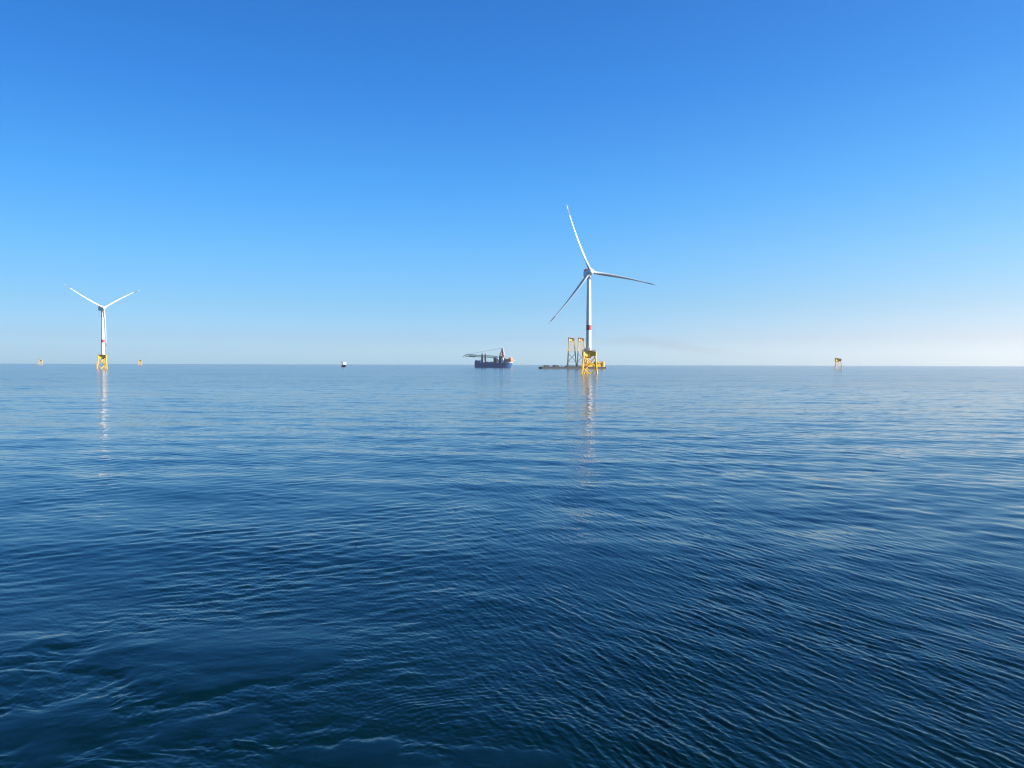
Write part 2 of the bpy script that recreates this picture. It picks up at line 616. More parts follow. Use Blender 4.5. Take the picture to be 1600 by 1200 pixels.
def jacket_frame(parent, z0, zcut, two_tone):
    """legs and X braces of a three-legged jacket; z0 is the local height that sits at the parent's origin"""
    for i in range(3):
        mb = MB()
        if two_tone:
            mb.tube(leg_pt(i, zcut, z0), leg_pt(i, 40.0, z0), 1.5, 1.3, 14)
            leg = mb.build('leg', M['primer'], parent)
            MB().tube(leg_pt(i, 40.0, z0), leg_pt(i, 68.0, z0), 1.3, 1.15, 14).build('painted_section', M['ochre'], leg)
            MB().tube(leg_pt(i, zcut, z0), leg_pt(i, zcut + 7.0, z0), 2.1, 2.1, 14).build('pile_sleeve', M['primer'], leg)
        else:
            mb.tube(leg_pt(i, zcut, z0), leg_pt(i, 68.0, z0), 1.0, 0.9, 14)
            for zc in (52.0, 65.0):
                a, b_ = Vector(leg_pt(i, zc - 0.9, z0)), Vector(leg_pt(i, zc + 0.9, z0))
                mb.tube(a, b_, 1.13, 1.13, 14)
            mb.build('leg', M['yellow'], parent)
    for i in range(3):
        j = (i + 1) % 3
        for zb, zt in BAYS:
            for p, q in ((i, j), (j, i)):
                a, b_ = Vector(leg_pt(p, zb, z0)), Vector(leg_pt(q, zt, z0))
                lo = zcut - z0
                if b_.z <= lo + 1:
                    continue
                if a.z < lo:
                    a = a.lerp(b_, (lo - a.z) / (b_.z - a.z))
                mat_ = M['yellow'] if not two_tone else M['primer'] if zb < 30 else M['ochre']
                MB().tube(a, b_, 0.62 if two_tone else 0.48, None, 10).build('brace', mat_, parent)
        if two_tone:
            MB().tube(leg_pt(i, 12.5, z0), leg_pt(j, 12.5, z0), 0.42, 0.42, 10).build('horizontal_brace', M['primer'], parent)


def transition_piece(parent, z0, capped, coat='yellow'):
    """central can, three box girders to the legs, work platform with rails, davit and ladder"""
    top = 73.0 - z0
    can = MB().lathe([(2.6, 63.5 - z0), (3.45, 64.5 - z0), (3.45, top - 0.5)], 28).build('transition_piece', M[coat], parent)
    for i in range(3):
        a = LEG_ANG[i]
        ca, sa = math.cos(a), math.sin(a)
        r0, r1 = 3.0, leg_R(66) + 1.2
        ring = []
        for rr_, zb, zt, w in ((r0, 65.3 - z0, top - 0.6, 1.5), (r1, 66.6 - z0, top - 1.4, 1.3)):
            ring.append([(rr_ * ca - s * w * sa, rr_ * sa + s * w * ca, z) for s, z in ((-1, zb), (1, zb), (1, zt), (-1, zt))])
        MB().loft(ring).build('box_girder', M[coat], can)
    # triangular-ish platform
    outl = []
    for i in range(3):
        a = LEG_ANG[i]
        for d in (-0.24, 0.24):
            outl.append((9.6 * math.cos(a + d), 9.6 * math.sin(a + d)))
    order = sorted(outl, key=lambda p: math.atan2(p[1], p[0]))
    pl = MB().loft([[(p[0], p[1], top - 0.5) for p in order], [(p[0], p[1], top) for p in order]]).build('platform', M['deck'], parent, smooth=False)
    rail = MB()
    n = len(order)
    for k in range(n):
        p, q = Vector((*order[k], top)), Vector((*order[(k + 1) % n], top))
        p, q = p * 0.985, q * 0.985
        p.z = q.z = top
        steps = max(2, int((q - p).length / 1.6))
        for s in range(steps):
            c = p.lerp(q, s / steps)
            rail.tube(c, c + Vector((0, 0, 1.2)), 0.05, n=5)
        for h in (0.6, 1.2):
            rail.tube(p + Vector((0, 0, h)), q + Vector((0, 0, h)), 0.05, n=5)
    rail.build('railing', M['yellow'], pl)
    # davit crane
    c = Vector((6.2 * math.cos(R(-75)) * 0.8, 6.2 * math.sin(R(-75)) * 0.8, top))
    dv = MB().tube(c, c + Vector((0, 0, 3.4)), 0.32, 0.25, 8)
    dv.tube(c + Vector((0, 0, 3.3)), c + Vector((-3.8, -0.6, 4.6)), 0.22, 0.14, 8)
    dv.build('davit_crane', M['yellow'], pl)
    cab = MB().bevel_box((-3.6, 3.9, top + 1.25), (2.6, 2.0, 2.5), 0.15)
    cab.build('control_cabinet', M['grating'], pl)
    if capped:
        MB().lathe([(3.5, top), (3.5, top + 0.8), (3.2, top + 1.1)], 24).build('cover_plate', M[coat], can)


def boat_landing(parent, z0, zlow):
    a = LEG_ANG[1]
    mb = MB()
    ca, sa = math.cos(a), math.sin(a)
    base = lambda zl, s, off: ((leg_R(zl) + off) * ca - s * sa, (leg_R(zl) + off) * sa + s * ca, zl - z0)
    for s in (-1.1, 1.1):
        mb.tube(base(zlow, s, 2.0), base(57.0, s, 2.0), 0.22, n=8)
        for zl in (49.0, 53.0, 57.0):
            mb.tube(base(zl, s, 2.0), base(zl, s * 0.4, 0.3), 0.14, n=6)
    for s in (-0.3, 0.3):
        mb.tube(base(zlow, s, 1.7), base(72.0, s, 1.7), 0.07, n=5)
    zl = 46.0
    while zl < 72:
        mb.tube(base(zl, -0.3, 1.7), base(zl, 0.3, 1.7), 0.05, n=5)
        zl += 0.9
    mb.build('boat_landing', M['yellow'], parent)


# ------------------------------------------------------------------ wind turbines
def blade_rings(s0, s1, n):
    out_ = []
    for k in range(n + 1):
        s = s0 + (s1 - s0) * k / n                 # fraction of radius
        rad = 86.0 * s
        # chord, relative thickness and twist along the blade
        if s < 0.05:
            ch, th_, tw = 3.9, 1.0, 18
        else:
            u = (s - 0.05) / 0.95
            ch = np.interp(s, [0.05, 0.12, 0.22, 0.4, 0.6, 0.8, 0.93, 0.98, 1.0], [3.8, 4.2, 4.4, 3.3, 2.15, 1.35, 0.9, 0.5, 0.18])
            th_ = np.interp(s, [0.05, 0.12, 0.22, 0.4, 1.0], [1.0, 0.62, 0.38, 0.26, 0.17])
            tw = np.interp(s, [0.05, 0.22, 0.4, 0.7, 1.0], [18, 13, 7, 2, -1])
        tw = R(tw + 30)
        ring = []
        m = 18
        for i in range(m):
            t = 2 * math.pi * i / m
            cx = 0.5 * math.cos(t)
            thick = 0.5 * th_ * math.sin(t) * (1.0 if th_ > 0.9 else (0.62 + 0.75 * max(0, 0.5 - abs(cx + 0.18))) * 1.1)
            px, py = (cx + (0.18 if th_ < 0.9 else 0.18 * (1 - th_))) * ch, thick * ch
            qx, qy = px * math.cos(tw) - py * math.sin(tw), px * math.sin(tw) + py * math.cos(tw)
            bend = -2.0 * s ** 2.2                   # pre-bend, upwind
            ring.append((qx + 5.6 * s ** 2.2, qy + bend, rad))
        out_.append(ring)
    return out_


def make_turbine():
    root = empty('wind_turbine', (0, 0, 0))
    f = empty('jacket_foundation', (0, 0, 0))
    f.parent = root
    jacket_frame(f, 44.0, 42.0, False)
    transition_piece(f, 44.0, False)
    boat_landing(f, 44.0, 43.0)
    tw = MB().lathe([(3.15, 28.9), (3.1, 54.0)], 32)
    tw.lathe([(3.02, 60.2), (2.75, 88.0), (2.35, 119.5), (2.35, 120.6)], 32)
    tower = tw.build('tower', M['white'], root)
    MB().lathe([(3.1, 54.0), (3.02, 60.2)], 32).build('red_band', M['red'], tower)
    MB().box((0.9, -3.12, 30.6), (1.2, 0.12, 2.5)).build('door', M['grating'], tower)
    for z, q in ((29.2, 3.3), (88.0, 2.82)):
        MB().lathe([(q - 0.1, z - 0.15), (q, z - 0.1), (q, z + 0.1), (q - 0.1, z + 0.15)], 32).build('flange', M['white'], tower)
    return root


def add_rotor(root, yaw, blades, first=None):
    """nacelle, hub and blades, facing -Y turned by yaw about the tower"""
    head = Matrix.Translation((0, 0, 124.6)) @ Matrix.Rotation(yaw, 4, 'Z') @ Matrix.Rotation(R(-5), 4, 'X')
    # nacelle: rounded box behind the hub
    rings = []
    for yy, hw, hb, ht in ((-3.6, 2.9, -2.9, 2.9), (-2.4, 3.4, -3.5, 3.5), (3.0, 3.6, -3.9, 3.9), (9.5, 3.6, -3.7, 3.9), (12.3, 3.3, -3.1, 3.7), (12.9, 2.9, -2.6, 3.3)):
        b = 0.9
        rings.append([(hw, yy, hb + b), (hw, yy, ht - b), (hw - b, yy, ht), (-hw + b, yy, ht), (-hw, yy, ht - b), (-hw, yy, hb + b), (-hw + b, yy, hb), (hw - b, yy, hb)])
    nac = MB().loft(rings[::-1]).build('nacelle', M['white'], root)
    nac.matrix_local = head
    MB().bevel_box((0, 10.6, 4.65), (6.2, 2.2, 1.9), 0.3).build('cooler', M['red'], nac)
    hp = MB().box((0, 4.6, 4.12), (6.4, 7.6, 0.22))
    for sx in (-3.1, 3.1):
        for yy in np.arange(0.9, 8.5, 1.25):
            hp.tube((sx, yy, 4.2), (sx, yy, 5.5), 0.09, n=5)
        for h in (4.85, 5.5):
            hp.tube((sx, 0.9, h), (sx, 8.4, h), 0.10, n=5)
        hp.box((sx, 4.6, 4.75), (0.08, 7.4, 1.0))
    for h in (4.85, 5.5):
        hp.tube((-3.1, 0.9, h), (3.1, 0.9, h), 0.10, n=5)
    hp.box((0, 0.9, 4.75), (6.2, 0.08, 1.0))
    hp.build('hoist_platform', M['red'], nac)
    ms = MB().tube((1.6, 11.6, 5.4), (1.6, 11.6, 7.6), 0.08, n=5).tube((0.9, 11.6, 7.2), (2.3, 11.6, 7.2), 0.05, n=5)
    ms.build('wind_mast', M['grating'], nac)
    hub = MB().lathe([(0.4, -3.9), (1.5, -3.75), (2.7, -3.2), (3.5, -2.0), (3.85, -0.6), (3.85, 1.4), (3.5, 2.6), (3.0, 2.9)][::-1], 28, axis='Y')
    h = hub.build('hub', M['white'], root)
    HUB = head @ Matrix.Translation((0, -6.6, 0))
    h.matrix_local = HUB
    for ang in blades:
        bl = MB().loft(blade_rings(0.030, 0.845, 40)).loft(blade_rings(0.945, 1.0, 10)).build('blade', M['blade'], root)
        MB().loft(blade_rings(0.845, 0.945, 8)).build('red_stripe', M['blade_red'], bl)
        bl.matrix_local = HUB @ Matrix.Rotation(R(ang - 90), 4, 'Y').inverted()


Yt = 950.0
turbine = make_turbine()
turbine2 = copy_tree(turbine)
turbine.location = (at_px(919.4, Yt), Yt, 0)
add_rotor(turbine, R(12), (113.5, -6.5, 233.5))
tag(turbine, 'larger nearer white turbine on yellow jacket, one blade up and one level to right', 'wind turbine', 'wind turbines')
Y2 = 1590.0
turbine2.location = (at_px(161.0, Y2), Y2, 0)
add_rotor(turbine2, R(51), (33.5, 153.5, 273.5))
tag(turbine2, 'smaller distant white turbine with two blades spread and one hanging along its tower', 'wind turbine', 'wind turbines')

# bare jackets standing in the sea
bare = empty('jacket_foundation', (0, 0, 0))
jacket_frame(bare, 44.0, 42.0, False)
transition_piece(bare, 44.0, True)
boat_landing(bare, 44.0, 43.0)
spots = [(1308.3, 2070.0, 'bare yellow jacket without a tower, alone on the right of the tall turbine'),
         (64.0, 4350.0, 'tiny far jacket at the horizon left of the distant turbine'),
         (219.5, 4350.0, 'tiny far jacket at the horizon right of the distant turbine')]
for i, (px, yy, lab) in enumerate(spots):
    o = bare if i == 0 else copy_tree(bare)
    o.location = (at_px(px, yy), yy, 0)
    tag(o, lab, 'jacket foundation', 'empty jacket foundations standing in the sea')

# ------------------------------------------------------------------ barge with two jackets
YB = 1960.0
MPB = YB / FPX
BROT = R(12)
bx0, bx1 = at_px(843.5, YB), at_px(945.0, YB)
barge = empty('deck_barge', ((bx0 + bx1) / 2, YB, 0), BROT)
BL = (bx1 - bx0) / math.cos(BROT)
hl = BL / 2
hullb = MB().loft([[(-hl + 5, s * 18, -2.0) if e < 0 else (hl - 5, s * 18, -2.0) for e, s in ((-1, -1), (1, -1), (1, 1), (-1, 1))],
                   [(-hl if e < 0 else hl, s * 18, 1.6) for e, s in ((-1, -1), (1, -1), (1, 1), (-1, 1))],
                   [(-hl if e < 0 else hl, s * 18, 5.2) for e, s in ((-1, -1), (1, -1), (1, 1), (-1, 1))]])
hb = hullb.build('hull', M['barge'], barge, smooth=False)
MB().box((0, 0, 5.3), (BL - 1, 35, 0.2)).build('deck', M['barge_deck'], hb, smooth=False)
rub = MB()
for k in range(22):
    rub.box((-hl + 6 + k * (BL - 12) / 21, -18.15, 3.3), (0.7, 0.3, 3.4))
rub.box((0, -18.2, 4.8), (BL - 0.5, 0.4, 0.7))
rub.build('fender', M['dark'], hb, smooth=False)


def bpx(px):
    return (px - (843.5 + 945.0) / 2) * MPB / math.cos(BROT)


# steel saddles that carry the jackets' feet
for c_, w, h in ((853.0, 12.5, 4.0), (867.8, 13.5, 4.2), (891.0, 25.0, 3.6), (907.0, 22.0, 3.6)):
    xc = bpx(c_)
    g = MB()
    for yy in (-12, 0, 12):
        g.loft([[(xc - w / 2, yy - 2.2, 5.4), (xc + w / 2, yy - 2.2, 5.4), (xc + w / 2, yy + 2.2, 5.4), (xc - w / 2, yy + 2.2, 5.4)],
                [(xc - w * .30, yy - 1.8, 5.4 + h * .8), (xc + w * .30, yy - 1.8, 5.4 + h * .8), (xc + w * .30, yy + 1.8, 5.4 + h * .8), (xc - w * .30, yy + 1.8, 5.4 + h * .8)],
                [(xc - w * .18, yy - 1.5, 5.4 + h), (xc + w * .18, yy - 1.5, 5.4 + h), (xc + w * .18, yy + 1.5, 5.4 + h), (xc - w * .18, yy + 1.5, 5.4 + h)]])
    g.box((xc, 0, 5.4 + h * .35), (w * .5, 24, h * .6))
    g.build('grillage', M['grillage'], barge, smooth=False)
for px, s in ((846.5, (3, 5, 2.6)), (860.5, (4, 3, 1.4)), (876.5, (3.5, 6, 1.7)), (899.5, (3, 4, 2.2))):
    MB().bevel_box((bpx(px), -9, 5.4 + s[2] / 2), s, 0.2).build('winch_house', M['grey'], barge, smooth=False)
# yellow deckhouse at the right-hand end
dh = MB().bevel_box((bpx(924.5), 4, 5.4 + 5.2), (23.0, 20, 10.4), 0.3)
dh.bevel_box((bpx(935.4), 2, 5.4 + 6.6), (13.0, 24, 13.2), 0.3)
dh = dh.build('deckhouse', M['yellow'], barge, smooth=False)
dt = MB().bevel_box((bpx(941.7), 2, 5.4 + 7.0), (6.8, 26, 14.0), 1.6).build('end_tower', M['yellow'], dh, smooth=False)
MB().box((bpx(934.5), 2, 18.75), (14.6, 24.6, 0.35)).box((bpx(941.7), 2, 19.55), (5.2, 24.8, 0.35)).build('roof', M['ship_white'], dh, smooth=False)
for k in range(3):
    MB().box((bpx(932.4 + k * 2.2), -10.05, 14.0), (1.5, 0.12, 3.2)).build('window', M['glass'], dh, smooth=False)
for k in range(6):
    MB().box((bpx(919.0 + k * 2.0), -6.05, 12.2), (1.4, 0.12, 1.6)).build('window', M['glass'], dh, smooth=False)
MB().box((bpx(938.6), -10.1, 10.6), (2.2, 0.2, 9.0)).build('side_opening', M['dark'], dh, smooth=False)
MB().tube((bpx(940.2), 2, 19.7), (bpx(940.2), 2, 28.0), 0.28, 0.14, 8).box((bpx(940.2), 2, 25.0), (2.6, 0.12, 0.12)).build('mast', M['yellow'], dh)

# two tall jackets stand on the barge
cargo = empty('jacket_on_barge', (0, 0, 0))
jacket_frame(cargo, 0.0, 0.0, True)
transition_piece(cargo, 0.0, True, 'ochre')
MB().tube((0.2, 0, 74), (0.2, 0, 78.5), 0.22, 0.12, 6).tube((-1.0, 0, 77.3), (1.4, 0, 77.3), 0.09, n=5).build('marker_mast', M['dark'], cargo)
for i, (px, lab) in enumerate(((891.4, 'tall two-tone jacket, yellow above dark steel, standing clear on the open middle of the barge'),
                               (906.8, 'tall two-tone jacket on the barge, its foot partly hidden by the turbine foundation'))):
    o = cargo if i == 0 else copy_tree(cargo)
    xj = at_px(px, YB)
    o.location = (xj, YB + (xj - barge.location.x) * math.tan(BROT), 5.4)
    o.rotation_euler = (0, 0, R(15))
    tag(o, lab, 'jacket foundation', 'jackets carried upright on the barge')
tag(barge, 'long low grey deck barge carrying two upright jackets and a yellow deckhouse', 'barge')

# ------------------------------------------------------------------ crane ship
YC = 2600.0
MPC = YC / FPX
ship = empty('crane_ship', (at_px(772.0, YC), YC, 0), R(-12))
KX = 1 / math.cos(R(12))


def sx(px):
    return (px - 772.0) * MPC * KX


def sz(py):
    return (575.4 - py) * MPC


def hull_ring(z, xs, xb, half, nose):
    """outline at height z from the transom xs to the stem xb"""
    pts = [(xs, -half * 0.96, z), (xs + 12, -half, z)]
    for k in range(7):
        u = k / 6
        pts.append((xb - nose + nose * math.sin(u * math.pi / 2), -half * math.cos(u * math.pi / 2) if k < 6 else -0.4, z))
    return pts + [(p[0], -p[1], p[2]) for p in pts[::-1]]


xs_, xb_ = sx(743.2), sx(801.0)
hh = MB().loft([hull_ring(-3.0, xs_ + 6, xb_ - 10, 17.0, 30), hull_ring(1.2, xs_ + 0.8, xb_ - 7.0, 18.0, 30),
                hull_ring(6.0, xs_, xb_ - 4.0, 18.3, 26), hull_ring(15.4, xs_, xb_ - 0.6, 18.6, 22)])
hull = hh.build('hull', M['hull_blue'], ship)
MB().loft([hull_ring(15.4, xs_ + 0.6, xb_ - 1.4, 18.0, 22), hull_ring(15.7, xs_ + 0.6, xb_ - 1.4, 18.0, 22)]).build('deck', M['deck'], hull, smooth=False)
bw = MB()
bw.loft([hull_ring(15.7, sx(791.5), xb_ - 0.2, 18.7, 22), hull_ring(19.2, sx(791.5), xb_ + 1.4, 18.9, 22)])
bw.build('forecastle', M['ship_white'], hull)
st = MB()
st.bevel_box((sx(748.0), 0, 19.2), (sx(752.8) - sx(743.4), 34, 7.0), 0.4)
st.bevel_box((sx(745.0), -4, 24.0), (5.0, 20, 2.8), 0.4)
st.bevel_box((sx(749.2), 6, 24.4), (3.4, 8, 3.6), 0.3)
st.build('stern_house', M['hull_blue'], ship, smooth=False)
# tall dark pile grippers aft
for px, base, top_, wd in ((754.0, 15.7, sz(553.4), 5.0), (758.9, 15.7, sz(553.8), 4.4)):
    g = MB()
    xc = sx(px)
    g.loft([[(xc + a * wd * .72, -8 + b * 2.6, base) for a, b in ((-1, -1), (1, -1), (1, 1), (-1, 1))],
            [(xc + a * wd * .5, -8 + b * 2.0, base + (top_ - base) * .62) for a, b in ((-1, -1), (1, -1), (1, 1), (-1, 1))],
            [(xc + a * wd * .26, -8 + b * 1.4, top_) for a, b in ((-1, -1), (1, -1), (1, 1), (-1, 1))]])
    g.tube((xc - 0.4, -8, top_), (xc + 1.8, -8, top_ + 2.2), 0.5, 0.3, 8)
    for zz in np.linspace(base + 4, top_ - 4, 5):
        g.box((xc, -8, zz), (wd * 1.1 * (1.25 - 0.6 * (zz - base) / (top_ - base)), 5.6, 0.6))
    g.build('pile_gripper', M['dark'], ship, smooth=False)
MB().lathe([(2.2, 0), (2.2, 6.5), (1.6, 7.4)], 16, (sx(756.9), -11, 15.7)).build('reel', M['ship_white'], ship)
# deck cargo
dc = 0
for px, s in ((757.2, (3.4, 7, 3.2)), (761.2, (4.6, 10, 3.6)), (763.4, (2.2, 5, 5.6)), (765.8, (4.2, 9, 3.0)), (768.6, (4.0, 8, 5.0)), (770.6, (2.6, 6, 3.4))):
    MB().bevel_box((sx(px), -9, 15.7 + s[2] / 2), s, 0.25).build('deck_container', M['dark'] if dc % 2 else M['grey'], ship, smooth=False)
    dc += 1
# tower houses under the crane
th1 = MB().bevel_box((sx(773.2), -6, 15.7 + 8.8), (4.2, 15, 17.6), 0.3).bevel_box((sx(776.2), -5, 15.7 + 8.3), (4.6, 17, 16.6), 0.3)
th1.build('boom_rest', M['dark'], ship, smooth=False)
wh = MB().bevel_box((sx(778.7), -4, 15.7 + 7.6), (6.0, 22, 15.2), 0.4).build('machinery_house', M['ship_white'], ship, smooth=False)
for k in range(4):
    MB().box((sx(778.7), -15.05, 18.5 + 3.2 * k), (4.6, 0.12, 1.0)).build('window', M['glass'], wh, smooth=False)
eh = MB().bevel_box((sx(786.3), -3, 15.7 + 7.5), (7.6, 24, 15.0), 0.4).build('engine_casing', M['ship_white'], ship, smooth=False)
MB().bevel_box((sx(786.0), -3, 15.7 + 15.0 + 1.2), (7.0, 22, 2.4), 0.3).build('casing_top', M['orange'], eh, smooth=False)
MB().bevel_box((sx(788.9), -2, 15.7 + 8.2), (2.4, 14, 16.4), 0.3).build('funnel', M['dark'], ship, smooth=False)
mh = MB().bevel_box((sx(791.6), -2, 15.7 + 5.8), (8.8, 24, 11.6), 0.5).bevel_box((sx(790.6), 0, 15.7 + 13), (4.6, 14, 3.2), 0.4)
mh.build('winch_deck', M['grey'], ship, smooth=False)
ac = MB().bevel_box((sx(797.0), 0, 19.2 + 5.0), (12.5, 30, 10.0), 0.5).build('accommodation', M['orange'], ship, smooth=False)
MB().bevel_box((sx(797.4), 0, 29.2 + 2.2), (8.4, 24, 4.4), 0.5).build('bridge', M['orange'], ac, smooth=False)
for k in range(3):
    MB().box((sx(797.0), -15.05, 21.2 + 3.0 * k), (10.4, 0.12, 0.9)).build('window', M['glass'], ac, smooth=False)
MB().box((sx(797.4), -12.05, 31.6), (7.4, 0.12, 1.6)).build('window', M['glass'], ac, smooth=False)
MB().lathe([(8.6, 22.6), (9.6, 23.6), (9.6, 24.3)], 16, (sx(800.6), 0, 0)).build('helideck', M['ship_white'], ship, smooth=False)
mm = MB().tube((sx(796.6), 0, 33.6), (sx(796.6), 0, 43.0), 0.45, 0.2, 8).box((sx(796.6), 0, 38), (3.6, 0.3, 0.3)).lathe([(0.4, -0.8), (1.1, 0), (0.4, 0.8)], 10, (sx(795.2), 0, 36.5))
mm.build('mast', M['ship_white'], ac)
# the crane
ped = MB().lathe([(4.6, 15.7), (4.6, 30.0), (6.6, 33.0), (6.6, 34.6)], 24, (sx(782.0), 0, 0)).build('crane', M['dark'], ship)
MB().bevel_box((sx(783.6), 0, 36.4), (16, 14, 3.6), 0.4).build('slewing_platform', M['dark'], ped, smooth=False)
apex = Vector((sx(785.4), 0, sz(545.4)))
fa = MB()
for s in (-5.5, 5.5):
    fa.tube((sx(780.6), s, 38.0), (apex.x - 1.0, s * 0.45, apex.z), 1.05, 0.7, 10)
for k in range(5):
    u = 0.12 + k * 0.17
    p = Vector((sx(780.6), 5.5, 38.0)).lerp(Vector((apex.x - 1, 2.5, apex.z)), u)
    fa.tube((p.x, -p.y, p.z), (p.x, p.y, p.z), 0.45, n=8)
fa.tube((apex.x - 1.0, -2.8, apex.z), (apex.x - 1.0, 2.8, apex.z), 1.0, n=10)
fa.tube((apex.x - 9.5, 0, apex.z - 0.3), (apex.x, 0, apex.z + 0.2), 0.55, 0.8, 8)
fa.build('front_mast', M['oxide'], ped)
ra = MB()
rb_ = MB()
for s in (-5.0, 5.0):
    ra.tube((sx(788.2), s, 38.0), (apex.x + 0.8, s * 0.45, apex.z), 1.0, 0.7, 10)
    ra.tube((sx(784.2), s, 38.0), (apex.x + 0.2, s * 0.4, apex.z), 0.8, 0.6, 10)
for k in range(4):
    u = 0.08 + k * 0.2
    p = Vector((sx(788.2), 5.0, 38.0)).lerp(Vector((apex.x, 2.2, apex.z)), u)
    q = Vector((sx(784.2), 5.0, 38.0)).lerp(Vector((apex.x, 2.0, apex.z)), u)
    q2 = Vector((sx(784.2), 5.0, 38.0)).lerp(Vector((apex.x, 2.0, apex.z)), u + 0.18)
    for s in (-1, 1):
        rb_.tube((p.x, s * p.y, p.z), (q2.x, s * q2.y, q2.z), 0.75, n=6)
        rb_.tube((p.x, s * p.y, p.z), (q.x, s * q.y, q.z), 0.75, n=6)
    rb_.tube((p.x, -p.y, p.z), (p.x, p.y, p.z), 0.6, n=6)
ra.build('back_mast', M['pink'], ped)
rb_.build('mast_bracing', M['red'], ped)
MB().tube((sx(786.0), -4.6, 40), (sx(785.7), -3.2, 52), 1.3, 0.8, 8).build('red_ladder_tower', M['red'], ped)
# lattice boom laid nearly level over the stern
b0, b1 = Vector((sx(777.2), 0, sz(559.0))), Vector((sx(731.5), 0, sz(556.6)))
axis = (b1 - b0).normalized()
upv = Vector((-axis.z, 0, axis.x))
if upv.z < 0:
    upv = -upv


def bsec(u):
    w_ = np.interp(u, [0, 0.12, 0.8, 1.0], [5.0, 3.6, 3.2, 2.2])
    h_ = np.interp(u, [0, 0.14, 0.75, 1.0], [0.8, 3.0, 3.2, 1.6])
    c = b0.lerp(b1, u)
    return [c + Vector((0, s * w_, 0)) + upv * (t_ * h_) for s, t_ in ((-1, -1), (1, -1), (1, 1), (-1, 1))]


bm_ = MB()
NS = 18
for k in range(NS):
    A, B = bsec(k / NS), bsec((k + 1) / NS)
    for i in range(4):
        bm_.tube(A[i], B[i], 0.85, n=6)
        j = (i + 1) % 4
        bm_.tube(A[i] if k % 2 else A[j], B[j] if k % 2 else B[i], 0.34, n=5)
        bm_.tube(A[i], A[j], 0.3, n=5)
boom = bm_.build('boom', M['boom'], ped)
jb = MB()
tip = Vector((sx(724.0), 0, sz(557.6)))
top1 = Vector((sx(729.6), 0, sz(554.4)))
for s in (-1.8, 1.8):
    o_ = Vector((0, s, 0))
    jb.tube(b1 + o_ * 1.1 + upv * 1.2, top1 + o_, 0.7, n=6)
    jb.tube(top1 + o_, tip + o_ * 0.5, 0.8, n=6)
    jb.tube(b1 + o_ * 1.1 - upv * 1.2, tip + o_ * 0.5, 0.5, n=6)
    jb.tube(top1 + o_, Vector((sx(740.5), s * 1.6, sz(555.4))), 0.55, n=6)
jb.tube(tip, tip + Vector((-2.4, 0, -4.6)), 1.0, 0.8, 8)
jb.build('boom_tip', M['boom'], boom)
hk = MB().bevel_box((sx(729.2), 0, sz(558.1)), (3.8, 4, 4.2), 0.5).bevel_box((sx(742.2), 0, sz(556.2)), (3.6, 4, 4.0), 0.4)
hk.loft([[(sx(732.0), a, sz(558.0) + b) for a, b in ((-2, -1), (2, -1), (2, 1), (-2, 1))], [(sx(741.5), a, sz(559.2) + b) for a, b in ((-2, -1), (2, -1), (2, 1), (-2, 1))]])
hk.build('hook_block', M['dark'], boom, smooth=False)
wr = MB()
for s in (-1.6, -0.6, 0.6, 1.6):
    wr.tube(apex + Vector((-3, s, 0)), Vector((sx(738.0), s * 1.4, sz(553.2))), 0.22, n=5)
    wr.tube(Vector((sx(738.0), s * 1.4, sz(553.2))), top1 + Vector((0, s, 0)), 0.22, n=5)
wr.build('hoist_wire', M['cable'], ped)
tag(ship, 'blue crane ship with orange bridge and long boom laid out over its stern', 'ship')

# ------------------------------------------------------------------ small supply vessel
YS = 2640.0
MPS = YS / FPX
boat = empty('supply_vessel', (at_px(537.3, YS), YS, 0), R(-68))
ring = lambda z, x0, x1, h_, n_: [(x0, -h_ * .95, z), (x1 - n_, -h_, z), (x1 - n_ * .45, -h_ * .72, z), (x1 - n_ * .12, -h_ * .3, z), (x1, 0, z),
                                 (x1 - n_ * .12, h_ * .3, z), (x1 - n_ * .45, h_ * .72, z), (x1 - n_, h_, z), (x0, h_ * .95, z)]
bh = MB().loft([ring(-2, -20, 17, 5.0, 13), ring(1, -21, 18.5, 5.6, 13), ring(4.6, -21, 20.5, 6.0, 12)]).build('hull', M['hull_dark'], boat)
MB().loft([ring(4.6, 2, 20.5, 6.05, 12), ring(8.4, 3, 22.6, 6.5, 12)]).build('forecastle', M['hull_dark'], bh)
su = MB().bevel_box((9.5, 0, 8.4 + 3.0), (11, 11.4, 6.0), 0.4).bevel_box((9.0, 0, 14.4 + 1.9), (8.4, 10.4, 3.8), 0.5)
su = su.build('superstructure', M['ship_white'], boat, smooth=False)
for c_, s_ in (((13.25, 0, 16.9), (0.12, 9.0, 1.3)), ((9.0, -5.25, 16.9), (7.0, 0.12, 1.3)), ((9.0, 5.25, 16.9), (7.0, 0.12, 1.3)), ((15.05, 0, 11.8), (0.12, 9.0, 0.9))):
    MB().box(c_, s_).build('window', M['glass'], su, smooth=False)
MB().tube((6.0, 0, 18.2), (5.6, 0, 26.0), 0.9, 0.45, 10).box((5.8, 0, 22.0), (0.6, 4.4, 0.4)).tube((5.6, -1.2, 22.2), (5.6, -1.2, 24.4), 0.2, n=6).build('mast', M['grey'], su)
for s in (-3.8, 3.8):
    MB().bevel_box((1.8, s, 4.6 + 5.0), (3.0, 2.4, 10.0), 0.3).build('funnel', M['dark'], boat, smooth=False)
dcr = MB().tube((-6, -2.5, 4.6), (-6, -2.5, 11.5), 0.9, 0.8, 12).build('deck_crane', M['dark'], boat)
MB().tube((-6, -2.5, 11.2), (-3.0, -7.4, 16.0), 0.8, 0.6, 8).tube((-3.0, -7.4, 16.0), (-8.0, -10.0, 19.5), 0.7, 0.9, 8).build('crane_arm', M['dark'], dcr)
